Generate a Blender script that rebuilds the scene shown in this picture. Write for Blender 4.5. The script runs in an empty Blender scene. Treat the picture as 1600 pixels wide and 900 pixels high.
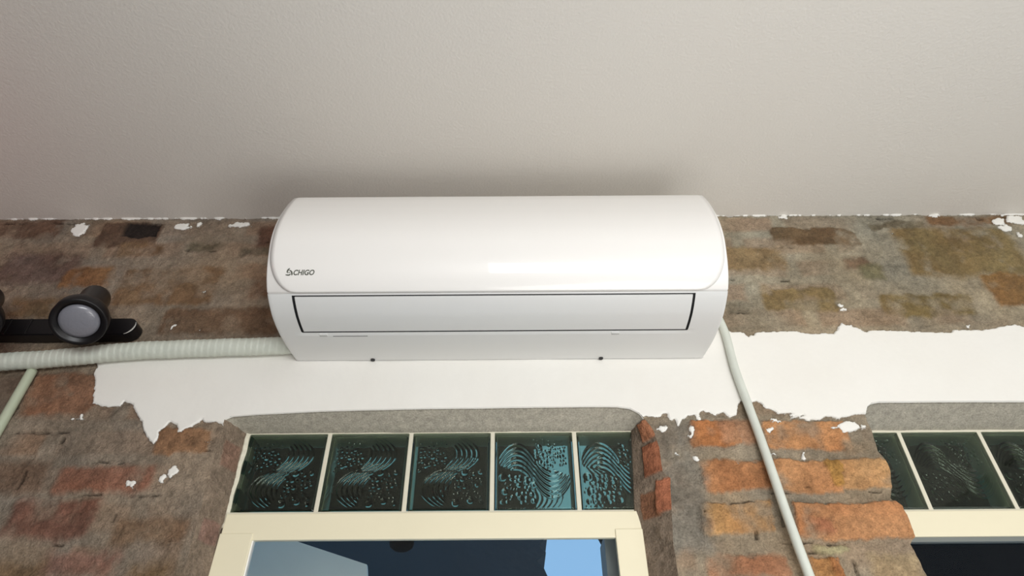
import bpy, bmesh, math
import numpy as np
from mathutils import Vector, Matrix

# ------------------------------------------------------------------ camera
CZ = 1.5                                   # height of the lens over the floor
FPX = 1000.0
PITCH, YAW, ROLL = math.radians(39.444), math.radians(0.169), math.radians(-0.486)
fw = np.array([math.sin(YAW)*math.cos(PITCH), math.cos(YAW)*math.cos(PITCH), math.sin(PITCH)])
_r = np.array([math.cos(YAW), -math.sin(YAW), 0.0]); _u = np.cross(_r, fw)
cr = math.cos(ROLL)*_r + math.sin(ROLL)*_u
cu = -math.sin(ROLL)*_r + math.cos(ROLL)*_u

scene = bpy.context.scene
C = scene.collection
cam_d = bpy.data.cameras.new('camera'); cam = bpy.data.objects.new('camera', cam_d); C.objects.link(cam)
cam_d.sensor_width = 36.0; cam_d.lens = FPX/1600*36; cam_d.clip_start = 0.02
M = Matrix(((cr[0], cu[0], -fw[0], 0), (cr[1], cu[1], -fw[1], 0), (cr[2], cu[2], -fw[2], CZ), (0, 0, 0, 1)))
cam.matrix_world = M
scene.camera = cam

# ------------------------------------------------------------------ light and exposure
scene.view_settings.view_transform = 'Standard'; scene.view_settings.look = 'None'
scene.view_settings.exposure = 0.0; scene.view_settings.gamma = 1.0
scene.view_settings.use_curve_mapping = False
world = bpy.data.worlds.new('sky'); scene.world = world; world.use_nodes = True
bg = world.node_tree.nodes['Background']; bg.inputs[0].default_value = (0.27, 0.50, 0.80, 1); bg.inputs[1].default_value = 1.0

def area(name, loc, target, sx, sy, power, col):
    d = bpy.data.lights.new(name, 'AREA'); d.shape = 'RECTANGLE'; d.size = sx; d.size_y = sy
    d.energy = power; d.color = col
    o = bpy.data.objects.new(name, d); C.objects.link(o); o.location = loc
    o.rotation_euler = (Vector(target)-Vector(loc)).to_track_quat('-Z', 'Y').to_euler()
    return o
area('window_daylight', (1.15, -3.30, 1.05), (1.15, 1.0, 1.05), 2.7, 1.25, 116, (0.97, 0.985, 1.0))
area('side_daylight', (2.50, -0.5, 1.2), (0.3, 1.0, 2.3), 1.6, 1.4, 12, (0.99, 0.985, 0.96))
area('uplight', (0.55, 0.22, 1.0), (0.50, 0.16, 2.9), 1.1, 0.8, 14.5, (1.0, 0.99, 0.965))
area('red_tint_fill', (-1.66, 0.85, 2.40), (-1.25, 1.10, 2.92), 0.12, 0.12, 0.22, (1.0, 0.10, 0.16))  # unseen red light, added to tint the left end of the ceiling

# ------------------------------------------------------------------ helpers
def at(px, py, Y):
    d = (px-800)/FPX*cr - (py-450)/FPX*cu + fw
    t = Y/d[1]
    return np.array([d[0]*t, Y, d[2]*t+CZ])

def lin(*c):
    o = []
    for v in c:
        v = v/255.0
        o.append(v/12.92 if v <= 0.04045 else ((v+0.055)/1.055)**2.4)
    return tuple(o)

YF = 1.383       # front plane of the wall
YG = 1.443       # front plane of the glass blocks, left window
YR = 1.460       # right window
ZTOP = 0.7277+CZ # top of the blocks
ZCEIL = 1.418+CZ

def new_mat(name, col, rough=0.6, metal=0.0, bump=0.0, scale=200, var=0.0, vscale=8, coat=0.0, spec=0.5):
    m = bpy.data.materials.new(name); m.use_nodes = True
    nt = m.node_tree; b = nt.nodes['Principled BSDF']
    b.inputs['Base Color'].default_value = (*col, 1); b.inputs['Roughness'].default_value = rough
    b.inputs['Metallic'].default_value = metal; b.inputs['Coat Weight'].default_value = coat
    b.inputs['Coat Roughness'].default_value = 0.06; b.inputs['Specular IOR Level'].default_value = spec
    tc = nt.nodes.new('ShaderNodeTexCoord')
    if bump > 0:
        n = nt.nodes.new('ShaderNodeTexNoise'); n.inputs['Scale'].default_value = scale; n.inputs['Detail'].default_value = 3
        bp = nt.nodes.new('ShaderNodeBump'); bp.inputs['Strength'].default_value = 1.0; bp.inputs['Distance'].default_value = bump
        nt.links.new(tc.outputs['Object'], n.inputs['Vector']); nt.links.new(n.outputs[0], bp.inputs['Height'])
        nt.links.new(bp.outputs[0], b.inputs['Normal'])
    if var > 0:
        n = nt.nodes.new('ShaderNodeTexNoise'); n.inputs['Scale'].default_value = vscale; n.inputs['Detail'].default_value = 5
        mx = nt.nodes.new('ShaderNodeMix'); mx.data_type = 'RGBA'
        mx.inputs[6].default_value = (*[c*(1-var) for c in col], 1); mx.inputs[7].default_value = (*[min(1, c*(1+var)) for c in col], 1)
        nt.links.new(tc.outputs['Object'], n.inputs['Vector']); nt.links.new(n.outputs[0], mx.inputs[0])
        nt.links.new(mx.outputs[2], b.inputs['Base Color'])
    return m

def link(name, me, mat, parent=None, smooth=False, structure=False):
    o = bpy.data.objects.new(name, me); C.objects.link(o)
    if mat is not None and not me.materials: me.materials.append(mat)
    if parent is not None: o.parent = parent
    if structure: o['kind'] = 'structure'
    if smooth: me.polygons.foreach_set('use_smooth', [True]*len(me.polygons))
    return o

def tag(o, label, cat, group=None):
    o['label'] = label; o['category'] = cat
    if group: o['group'] = group
    return o

def empty(name, loc, label, cat, group=None):
    o = bpy.data.objects.new(name, None); C.objects.link(o); o.location = loc; o.empty_display_size = .05
    return tag(o, label, cat, group)

def place(o, root):                       # parent keeping the world-space vertices
    o.parent = root; o.matrix_parent_inverse = Matrix.Translation(-Vector(root.location))
    return o

def pydata(name, v, f):
    me = bpy.data.meshes.new(name); me.from_pydata([tuple(map(float, p)) for p in v], [], [tuple(map(int, q)) for q in f]); me.update()
    return me

def grid_faces(nr, nc, off=0, flip=False, mask=None):
    i = np.arange(nr-1)[:, None]*nc + np.arange(nc-1)[None, :] + off
    q = np.stack([i, i+1, i+1+nc, i+nc], -1).reshape(-1, 4)
    if mask is not None: q = q[mask.reshape(-1)]
    return q[:, ::-1] if flip else q

def np_mesh(name, V, F):
    me = bpy.data.meshes.new(name)
    me.vertices.add(len(V)); me.vertices.foreach_set('co', V.astype(np.float32).ravel())
    me.loops.add(F.size); me.loops.foreach_set('vertex_index', F.astype(np.int32).ravel())
    me.polygons.add(len(F)); me.polygons.foreach_set('loop_start', (np.arange(len(F))*4).astype(np.int32))
    me.update(calc_edges=True); me.validate()
    return me

def box_bm(bm, lo, hi, bevel=0.0, seg=2):
    r = bmesh.ops.create_cube(bm, size=1.0)
    for v in r['verts']:
        v.co = Vector(((lo[k]+hi[k])/2 + v.co[k]*(hi[k]-lo[k]) for k in range(3)))
    if bevel > 0:
        es = list({e for v in r['verts'] for e in v.link_edges})
        bmesh.ops.bevel(bm, geom=es, offset=bevel, segments=seg, affect='EDGES', profile=0.5)

def box(name, lo, hi, mat, bevel=0.0, parent=None, structure=False):
    bm = bmesh.new(); box_bm(bm, lo, hi, bevel)
    me = bpy.data.meshes.new(name); bm.to_mesh(me); bm.free()
    return link(name, me, mat, parent, structure=structure)

# value noise ---------------------------------------------------------------
_rng = np.random.RandomState(7); _tab = _rng.rand(256, 256)
def vn(x, y, s=0):
    x = x+17.3*s; y = y+9.7*s
    xi = np.floor(x).astype(int); yi = np.floor(y).astype(int); fx = x-xi; fy = y-yi
    fx = fx*fx*(3-2*fx); fy = fy*fy*(3-2*fy)
    a = _tab[xi % 256, yi % 256]; b = _tab[(xi+1) % 256, yi % 256]; c = _tab[xi % 256, (yi+1) % 256]; d = _tab[(xi+1) % 256, (yi+1) % 256]
    return (a*(1-fx)+b*fx)*(1-fy)+(c*(1-fx)+d*fx)*fy
def fbm(x, y, sc, oct=4, s=0):
    t = 0; a = 1; n = 0
    for k in range(oct):
        t = t+a*vn(x*sc*2**k, y*sc*2**k, s+k*3); n += a; a *= .5
    return t/n*2-1                         # about -1..1
def sstep(a, b, x):
    t = np.clip((x-a)/(b-a), 0, 1); return t*t*(3-2*t)

# ------------------------------------------------------------------ room shell
m_ceil = new_mat('ceiling paint', lin(224, 219, 211), 0.9, bump=0.0010, scale=150, var=.03, vscale=1.5)
m_room = new_mat('painted room wall', lin(196, 196, 194), 0.8, bump=.0004, scale=60)
m_dim = new_mat('dark blocker wall', lin(74, 70, 68), 0.8)
m_floor = new_mat('grey floor', lin(128, 126, 122), 0.5, var=.1, vscale=4)
xs = [-2.9, 2.9]; 
# the ceiling drops very slightly to the right
def zceil(x): return ZCEIL + 0.003 - 0.0022*x
v = [(-2.8, -3.6, zceil(-2.8)), (2.8, -3.6, zceil(2.8)), (2.8, 1.50, zceil(2.8)), (-2.8, 1.50, zceil(-2.8))]
v += [(a, b, c+.15) for a, b, c in v]
me = pydata('ceiling', v, [(0, 3, 2, 1), (4, 5, 6, 7), (0, 1, 5, 4), (1, 2, 6, 5), (2, 3, 7, 6), (3, 0, 4, 7)])
link('ceiling', me, m_ceil, structure=True)
box('floor', (-2.8, -3.6, -.1), (2.8, 1.7, 0), m_floor, structure=True)
box('wall_left_blocker', (-1.95, -3.45, 0), (-1.75, 1.375, 2.915), m_dim, structure=True)  # unseen wall, set close and dark to cut light on the left
box('wall_right', (2.6, -3.45, 0), (2.8, 1.38, 2.9), m_room, structure=True)
box('wall_front', (-2.8, -3.6, 0), (2.8, -3.45, 2.9), m_room, structure=True)

# ------------------------------------------------------------------ the stripped brick wall
def P(px, py): q = at(px, py, YF); return (q[0], q[2])
# underside line of the lintel, front arris (over the left opening, then over the right one)
headL = [P(352, 657), P(362, 652), P(400, 648.5), P(500, 643), P(650, 639), P(800, 637), P(930, 635.5), P(965, 636), P(985, 639), P(998, 646), P(1006, 654)]
headR = [P(1352, 645), P(1354, 636), P(1360, 631), P(1372, 628.5), P(1480, 627.5), P(1600, 627.5)]
zflat = headR[-1][1]
headR.append((2.35, zflat))
pxs = [p[0] for p in headL]+[p[0] for p in headR]; pzs = [p[1] for p in headL]+[p[1] for p in headR]
def zhead(x): return np.interp(x, [-2.6]+pxs+[2.6], [headL[0][1]]+pzs+[zflat])
# vertical arrises (front plane), z -> x
def vline(pts, extra=0.0):
    q = sorted([(P(*p)[1], P(*p)[0]) for p in pts])
    q = [(0.0, q[0][1]+extra)]+q
    zz = [a for a, b in q]; xx = [b for a, b in q]
    return lambda z: np.interp(z, zz, xx)
jL = vline([(352, 657), (340, 700), (318, 780), (304, 835), (286, 900)])
jP = vline([(1006, 654), (1020, 672), (1030, 700), (1035, 738), (1047, 748), (1049, 800), (1052, 850), (1060, 900)])
jR = vline([(1352, 645), (1356, 660), (1362, 672), (1369, 698), (1371, 706), (1381, 716), (1389, 735), (1393, 760), (1391, 779), (1398, 786), (1408, 793), (1416, 806), (1428, 840), (1424, 846), (1422, 851), (1428, 862), (1437, 882), (1447, 900)])
jE = lambda z: np.full_like(np.asarray(z, float), 2.35)
def gline(pts, Y):
    q = sorted([(at(a, b, Y)[2], at(a, b, Y)[0]) for a, b in pts]); q = [(0.0, q[0][1])]+q
    zz = [a for a, b in q]; xx = [b for a, b in q]
    return lambda z: np.interp(z, zz, xx)
YB = 1.56
bL = gline([(386, 674), (375, 715), (360, 780), (348, 820), (344, 832), (328, 900)], YG)
bP = gline([(986, 672), (989, 740), (991, 800), (1000, 826), (1013, 900)], YG)

plaster_poly = [(145, 556), (300, 549), (430, 545), (800, 540), (1100, 512), (1128, 512), (1140, 518), (1152, 519), (1163, 521), (1168, 526), (1176, 524), (1182, 520), (1215, 518), (1242, 519), (1262, 522), (1303, 521), (1309, 514), (1313, 505), (1321, 509), (1330, 507), (1333, 513),
 (1343, 514), (1349, 519), (1370, 516), (1395, 517), (1440, 519), (1485, 521), (1489, 517), (1530, 517), (1555, 513), (1572, 509), (1585, 507), (1598, 511), (1660, 512), (2600, 505), (2600, 700),
 (1420, 700), (1362, 647), (1345, 648), (1318, 652), (1310, 654), (1288, 650), (1281, 656), (1262, 655), (1254, 648), (1244, 652), (1236, 645), (1218, 648), (1205, 641), (1197, 640), (1190, 631), (1183, 628), (1176, 630), (1168, 626), (1158, 627), (1153, 634), (1150, 648), (1140, 652), (1130, 645),
 (1118, 650), (1104, 645), (1098, 642), (1090, 650), (1078, 650), (1066, 655), (1060, 668), (1054, 655), (1047, 658), (1042, 645), (1034, 648), (1028, 654), (1010, 652), (1000, 653), (990, 690), (360, 690),
 (352, 668), (346, 662), (334, 660), (322, 661), (316, 656), (309, 662), (298, 668), (290, 671), (283, 676), (279, 676), (276, 664), (266, 660), (258, 668), (250, 675), (248, 684), (240, 693), (233, 689), (228, 680), (223, 668), (222, 658), (215, 652), (212, 643), (207, 633), (195, 629), (188, 636), (165, 637), (152, 634), (144, 632), (146, 618), (149, 600), (147, 585), (152, 575), (150, 565)]
def poly_sd(x, z, poly):
    sd = np.full(x.shape, 9.0); inside = np.zeros(x.shape, bool)
    n = len(poly)
    for i in range(n):
        x0, z0 = poly[i]; x1, z1 = poly[(i+1) % n]
        dx, dz = x1-x0, z1-z0; L = dx*dx+dz*dz+1e-12
        t = np.clip(((x-x0)*dx+(z-z0)*dz)/L, 0, 1)
        sd = np.minimum(sd, np.hypot(x-x0-t*dx, z-z0-t*dz))
        c = ((z0 > z) != (z1 > z)) & (x < (x1-x0)*(z-z0)/((z1-z0) if abs(z1-z0) > 1e-12 else 1e-12)+x0)
        inside ^= c
    return np.where(inside, sd, -sd)
PP = [P(*p) for p in plaster_poly]
# leftover flecks of old plaster: px centre, half sizes
flecks = [(128, 358, 13, 13), (288, 354, 13, 6), (313, 350, 4, 5), (378, 352, 22, 4), (272, 512, 5, 4), (311, 517, 2, 1.5), (318, 456, 5, 2), (205, 757, 8, 6), (255, 748, 7, 9), (272, 738, 9, 10), (119, 656, 12, 4), (325, 690, 4, 6),
 (1313, 478, 5, 3), (1317, 484, 5, 4), (1328, 512, 12, 3), (1222, 338, 8, 3), (1227, 342, 3, 3), (1560, 348, 12, 6), (1586, 345, 16, 7), (1572, 357, 12, 5), (1592, 366, 4, 9), (1460, 338, 9, 3), (1420, 339, 4, 2), (1395, 367, 3, 3), (1190, 337, 20, 2), (1513, 512, 3, 3),
 (1035, 671, 11, 6), (1080, 676, 4, 12), (1091, 652, 5, 7), (1087, 718, 6, 4), (1150, 725, 2.5, 2), (1202, 672, 9, 6), (1211, 658, 11, 3), (1235, 650, 9, 5), (1258, 652, 14, 4), (1209, 713, 5, 2), (1228, 705, 3, 3), (1255, 712, 4, 7), (1325, 668, 30, 8), (1058, 710, 3, 2)]
# bricks that show through the smeared mortar: px centre, px size, colour, softness (m), relief (m)
S, Cc = .012, .0035
bricks = [
 (40, 358, 110, 30, (104, 80, 66), S, 0), (205, 368, 100, 36, (78, 56, 44), .006, .002), (222, 360, 58, 20, (34, 28, 26), .005, -.006), (222, 390, 74, 20, (122, 95, 64), S, 0),
 (55, 420, 125, 46, (100, 82, 78), .02, 0), (138, 435, 74, 30, (140, 98, 56), .008, .001), (262, 448, 158, 56, (130, 100, 68), .010, .001), (75, 482, 125, 36, (124, 98, 66), .016, 0),
 (345, 503, 185, 42, (108, 82, 60), .010, .001), (426, 370, 50, 34, (96, 62, 50), S, 0), (415, 450, 44, 36, (108, 74, 54), S, 0), (322, 385, 58, 16, (98, 98, 80), .010, -.002), (400, 392, 50, 16, (100, 98, 82), .010, -.002), (150, 525, 120, 14, (104, 66, 58), .006, 0),
 (1273, 371, 134, 24, (100, 76, 52), .005, .0015), (1178, 405, 105, 38, (148, 122, 86), .010, .001), (1246, 468, 112, 36, (142, 122, 80), .007, .001), (1450, 478, 148, 36, (122, 104, 58), .008, .0015),
 (1500, 395, 185, 76, (128, 108, 66), .016, .001), (1585, 455, 80, 52, (146, 103, 52), .008, .002), (1512, 345, 130, 14, (132, 96, 66), .008, 0), (1336, 412, 36, 18, (124, 98, 80), .010, 0), (1360, 425, 34, 24, (116, 116, 88), .010, 0), (1400, 352, 90, 10, (112, 108, 92), .006, -.002),
 (1155, 482, 40, 22, (108, 108, 98), .006, -.003),
 (95, 618, 112, 66, (146, 104, 78), .008, .002), (165, 750, 150, 42, (152, 100, 80), .010, .002), (78, 812, 135, 60, (128, 84, 72), .012, .002), (288, 690, 88, 40, (162, 118, 82), .006, .002), (235, 832, 120, 46, (130, 104, 80), .014, 0),
 (122, 885, 120, 40, (148, 110, 98), .016, 0), (332, 830, 34, 50, (152, 106, 94), .008, 0), (12, 615, 60, 60, (108, 100, 88), S, 0), (20, 745, 110, 46, (118, 98, 82), .016, 0), (20, 900, 90, 50, (122, 98, 70), .016, 0), (262, 900, 130, 40, (118, 100, 70), .016, 0),
 (1114, 680, 72, 42, (206, 108, 58), Cc, .003), (1152, 675, 60, 40, (190, 138, 106), .008, .001), (1262, 681, 134, 46, (214, 130, 88), .005, .003), (1152, 745, 116, 46, (208, 122, 84), .007, .003),
 (1262, 747, 104, 50, (210, 134, 96), .005, .003), (1354, 741, 92, 50, (220, 152, 108), .005, .003), (1306, 740, 22, 46, (204, 140, 58), .004, .003), (1152, 812, 116, 52, (208, 144, 94), .006, .003), (1102, 822, 22, 22, (206, 142, 80), .008, .001),
 (1336, 816, 186, 58, (214, 130, 92), .004, .004), (1284, 822, 36, 28, (190, 90, 74), .012, .004), (1172, 888, 130, 36, (176, 118, 88), .008, .002), (1285, 890, 56, 44, (200, 120, 66), .004, .003), (1310, 888, 20, 44, (196, 98, 48), .004, .003),
 (1064, 765, 70, 210, (124, 116, 104), .0199, 0), (1400, 888, 80, 46, (180, 158, 124), .010, .002), (1345, 700, 60, 26, (168, 148, 124), .012, .001), (1300, 858, 60, 14, (172, 164, 138), .005, .003)]
cracks = [(60, 676, 105, 3), (97, 690, 8, 16), (190, 775, 140, 2.5), (85, 853, 22, 3), (165, 724, 60, 2.5), (262, 852, 5, 14), (180, 805, 5, 20), (35, 745, 4, 60), (318, 706, 30, 3), (1216, 773, 40, 3), (1222, 800, 9, 60), (1160, 785, 36, 3), (1184, 838, 5, 14), (1290, 728, 8, 12),
 (1340, 892, 4, 36), (1265, 850, 80, 3), (1275, 762, 34, 2), (1370, 770, 24, 2), (1268, 864, 40, 3), (150, 442, 3, 3), (1146, 437, 8, 4), (1545, 453, 6, 8), (1425, 412, 8, 3), (1530, 342, 9, 6), (1567, 338, 5, 6), (340, 347, 20, 5), (1380, 342, 26, 4), (1150, 338, 24, 2), (1475, 372, 3, 2), (1158, 490, 18, 3), (1530, 398, 8, 3),
 (20, 349, 40, 2), (100, 350, 40, 3), (1228, 437, 14, 3), (1228, 387, 20, 2), (1196, 405, 3, 14), (425, 378, 26, 2), (292, 391, 5, 3), (330, 392, 12, 3), (1100, 800, 3, 3), (1125, 780, 20, 2)]
def R(px, py, w, h):
    a, b = at(px-w/2, py, YF), at(px+w/2, py, YF); c, d = at(px, py-h/2, YF), at(px, py+h/2, YF)
    return (a[0]+b[0])/2, (c[2]+d[2])/2, (b[0]-a[0])/2, (c[2]-d[2])/2
BR = [(*R(b[0], b[1], b[2], b[3]), lin(*b[4]), b[5], b[6]) for b in bricks]
FL = [R(f[0], f[1], 2*f[2], 2*f[3]) for f in flecks]
CK = [R(*c) for c in cracks]
x_pier0, x_mid = P(1000, 700)[0], 0.0
def wall_fields(x, z):
    """colour (linear), plaster signed distance, outward relief for points of the wall face"""
    w1 = fbm(x, z, 14, 3, 1); w2 = fbm(x, z, 14, 3, 5)
    h1 = fbm(x, z, 110, 3, 2); h2 = fbm(x, z, 110, 3, 9)
    xw = x+w1*.012+h1*.0045; zw = z+w2*.010+h2*.004
    big = fbm(x, z, 4, 4, 11)
    # mortar tone by zone: greyer right of the air conditioner, warmer on the left
    up = sstep(1.02+CZ-.1, 1.02+CZ+.05, z)
    rt = sstep(-.1, .1, x)
    mortL, mortR, mortP = np.array(lin(136, 122, 106)), np.array(lin(152, 142, 122)), np.array(lin(144, 130, 110))
    col = mortL*(1-rt[..., None])+(mortR*up[..., None]+mortP*(1-up[..., None]))*rt[..., None]
    tone = 1.04+big*.26+fbm(x, z, 16, 4, 21)*.30+fbm(x, z, 80, 3, 25)*.22
    col = col*tone[..., None]
    hue = fbm(x, z, 6, 3, 31)[..., None]
    col = col*(1+hue*np.array([.10, 0, -.12]))
    rel = fbm(x, z, 9, 4, 3)*.004+fbm(x, z, 34, 4, 13)*.0042+np.abs(fbm(x, z, 60, 3, 15))*.003
    # coursing under the smear
    row = np.floor((z-.02)/.088); off = (row % 2)*.135
    bx = (x+off) % .27-.135; bz = (z-.02) % .088-.044
    jit = _tab[(row.astype(int)*7) % 256, np.floor((x+off)/.27).astype(int) % 256]
    d = np.maximum(np.abs(bx+w1*.012)-.118, np.abs(bz+w2*.008)-.032)
    k = sstep(.006, -.012, d)*(.12+.35*jit)*sstep(.35, -.2, fbm(x, z, 5, 2, 41))
    kb = np.array(lin(140, 104, 78))
    col = col*(1-k[..., None])+kb*k[..., None]*tone[..., None]
    for cx, cz, hw, hh, c, soft, rl in BR:
        d = np.maximum(np.abs(xw-cx)-hw, np.abs(zw-cz)-hh)
        q = np.hypot(np.maximum(np.abs(xw-cx)-hw+.012, 0), np.maximum(np.abs(zw-cz)-hh+.012, 0))-.012
        d = np.where(d > -.012, np.maximum(q, d), d)+h1*.002
        if d.min() > .03: continue
        up_ = cz > 2.38; pier = rl >= .0025
        if not pier: d = d+w1*.008+fbm(x, z, 38, 2, 67)*.006
        else: d = d+w1*.003
        k = sstep(soft*(1.0 if not pier else .7), -soft*(1.2 if not pier else .9), d)
        cover = sstep(.05, .65, fbm(x, z, 18, 4, 51)) * (.70 if not pier else .75)
        k = k*(1-cover)*(.92 if not pier else .96)
        c = np.array(c); BRc = c; tan_ = np.array(lin(176, 132, 96)) if pier else (np.array(lin(112, 92, 66)) if cx > 0 else np.array(lin(108, 84, 68)))
        c = c*(.52 if pier else .6)+tan_*(.48 if pier else .4)
        if pier: c = c*np.array([.80, .92, .82])
        if BRc.mean() < .025 or abs(soft-.0199) < 1e-6: c = BRc
        drift = fbm(x, z, 11, 3, 65)[..., None]
        bc = c*(1+drift*np.array([.10, .22, .30]))*(1+fbm(x, z, 24, 4, 61)*.42+fbm(x, z, 130, 2, 63)*.20)[..., None]
        col = col*(1-k[..., None])+bc*k[..., None]
        rel = rel+k*rl*1.8
    for cx, cz, hw, hh in CK:
        d = np.maximum(np.abs(x+w1*.006+h1*.002-cx)/hw, np.abs(z+w2*.006+h2*.0018-cz)/hh)
        if d.min() > 1.5: continue
        k = sstep(1.25, .6, d)*sstep(-.25, .3, fbm(x, z, 48, 2, 73))
        rel = rel-k*.009
        col = col*(1-.55*k[..., None])
    sd = poly_sd(x+w1*.002+h1*.0035, z+w2*.002+h2*.0035, PP)
    for cx, cz, hw, hh in FL:
        q = np.hypot((x+h1*.008+w1*.006-cx)/hw, (z+h2*.008+w2*.006-cz)/hh)
        sd = np.maximum(sd, (.92-q)*min(hw, hh)-.004*sstep(.0, .45, fbm(x, z, 75, 2, 77)))
    # ragged paint line under the ceiling
    e = (.0015+.010*np.clip(fbm(x, z*0, 35, 4, 71), -.3, 1)) - (zceil(x)-z)
    sd = np.maximum(sd, e)
    edge = sstep(-.010, -.001, sd)*(1-sstep(-.001, .001, sd))
    rel = rel-edge*.0025
    rel = np.where(sd > 0, .0045*sstep(0, .0025, sd)+fbm(x, z, 7, 2, 81)*.0012+rel*.12, rel)
    return np.clip(col, .004, .95), np.maximum(sd, -.03), rel

step = .0026
def axis(lo, a, b, hi, coarse=.06):
    return np.concatenate([np.arange(lo, a, coarse), np.arange(a, b, step), np.arange(b, hi, coarse), [hi]])
Vs, Fs, Cs, Ss = [], [], [], []; base = 0
def add_grid(X, Y, Z, col, sd, flip=False):
    global base
    V = np.stack([X, Y, Z], -1).reshape(-1, 3)
    Vs.append(V); Fs.append(grid_faces(X.shape[0], X.shape[1], base, flip)); base += len(V)
    Cs.append(col.reshape(-1, 3)); Ss.append(sd.reshape(-1))
# upper part: from the ceiling to the head line
xa = axis(-2.6, -1.62, 1.62, 2.6)
xa = np.unique(np.concatenate([xa, [jL(9e9), jP(9e9), jR(9e9)]]))
nv = int((ZCEIL-2.19)/step)
T = np.linspace(0, 1, nv)[:, None]
X = np.broadcast_to(xa[None, :], (nv, len(xa))).copy()
Z = (zceil(xa)+.012)[None, :]*(1-T)+zhead(xa)[None, :]*T
col, sd, rel = wall_fields(X, Z)
add_grid(X, YF-rel, Z, col, sd, True)
# lower panels
ZB = 1.80
def lower(xl, xr, nx, coarse_left=False):
    """front strip between two arrises, head line down to below the frame of view, then coarse to the floor"""
    t = np.concatenate([np.arange(0, 1, 1/160.), [1.0]])
    s = np.linspace(0, 1, nx)[None, :]
    zz = None
    ZT = None
    rows = np.concatenate([np.linspace(0, 1, 230), [1.2, 1.8, 2.6, 4.0, 6.0]])[:, None]
    xt = xl(9e9)*(1-s)+xr(9e9)*s
    zt = zhead(xt)
    zb = ZB
    Z = zt-(zt-zb)*rows; Z = np.maximum(Z, 0.0)
    # last row at the floor
    Z[-1, :] = 0.0
    XL = xl(Z); XR = xr(Z)
    X = XL*(1-s)+XR*s
    col, sd, rel = wall_fields(X, Z)
    return X, Z, col, sd, rel
Lx = lambda z: np.full_like(np.asarray(z, float), -1.62) if not np.isscalar(z) else -1.62
jLe = lambda z: jL(z)
Xl, Zl, c1, s1, r1 = lower(Lx, jL, int((jL(9e9)+1.62)/step)); add_grid(Xl, YF-r1, Zl, c1, s1, True)
far = lambda z: np.full_like(np.asarray(z, float), -2.6) if not np.isscalar(z) else -2.6
Xf, Zf, cf, sf, rf = lower(far, Lx, 24); add_grid(Xf, YF-rf, Zf, cf, sf, True)
Xp, Zp, c2, s2, r2 = lower(jP, jR, int((jR(9e9)-jP(9e9))/step)); add_grid(Xp, YF-r2, Zp, c2, s2, True)
far2 = lambda z: np.full_like(np.asarray(z, float), 2.35) if not np.isscalar(z) else 2.35
far3 = lambda z: np.full_like(np.asarray(z, float), 2.6) if not np.isscalar(z) else 2.6
Xq, Zq, c3, s3, r3 = lower(far2, far3, 8); add_grid(Xq, YF-r3, Zq, c3, s3, True)
# reveals: sweep an arris column back to the frame line and on behind it
def reveal(Xc, Zc, Rc, xb, flip, brick_list=(), depth=YG):
    n = 34
    t = np.concatenate([np.linspace(0, 1, n), [1.02, 1.5, 2.4]])[None, :]
    tt = np.minimum(t, 1)
    X0 = Xc[:, None]; Z0 = Zc[:, None]; Y0 = YF-Rc[:, None]
    XB = xb(Zc)[:, None]
    X = X0*(1-tt)+XB*tt
    Y = np.where(t <= 1, Y0*(1-tt)+depth*tt, depth+(t-1)*.085)
    Z = np.broadcast_to(Z0, X.shape)
    a = t*.09+0*Z
    n1 = fbm(a+3, Z, 30, 4, 91); n2 = fbm(a+3, Z, 120, 3, 93)
    env = np.sin(np.clip(tt, 0, 1)*math.pi)
    off = (n1*.006+n2*.002)*env
    col = np.array(lin(134, 118, 102))*(1+n1*.3+n2*.15)[..., None]
    for (t0, t1, z0, z1, c, rl) in brick_list:
        d = np.maximum(np.abs(t+n1*.05-(t0+t1)/2)*.09-(t1-t0)*.045, np.abs(Z+n2*.003-(z0+z1)/2)-(z1-z0)/2)
        k = sstep(.004, -.003, d+n2*.002+n1*.003)*.85
        col = col*(1-k[..., None])+np.array(c)*(1+n2*.2+n1*.25)[..., None]*k[..., None]
        off = off+k*rl*sstep(0, .12, t)
    sgn = -1 if flip else 1
    X = X+sgn*off
    return X, Y, Z, np.clip(col, .004, .9), np.full(X.shape, -.02)
zq = lambda px, py: P(px, py)[1]
add_grid(*reveal(Xl[:, -1], Zl[:, -1], r1[:, -1], bL, False, [(.25, .95, zq(340, 722), zq(345, 684), lin(136, 106, 90), .001), (.2, .9, zq(310, 840), zq(320, 806), lin(140, 110, 98), .001)])[:5], flip=True)
add_grid(*reveal(Xp[:, 0], Zp[:, 0], r2[:, 0], bP, True, [(-.1, .55, zq(1030, 736), zq(1025, 690), lin(160, 96, 66), .007), (-.1, .35, zq(1045, 796), zq(1045, 746), lin(168, 100, 70), .008), (-.1, .5, zq(1020, 682), zq(1015, 656), lin(180, 118, 84), .006), (.3, .8, zq(1040, 800), zq(1035, 760), lin(130, 86, 60), .002)])[:5], flip=False)
Xr, Yr, Zr, cc, ss = reveal(Xp[:, -1], Zp[:, -1], r2[:, -1], lambda z: jR(z)-.004, False); add_grid(Xr, Yr, Zr, cc, ss, True)
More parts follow.
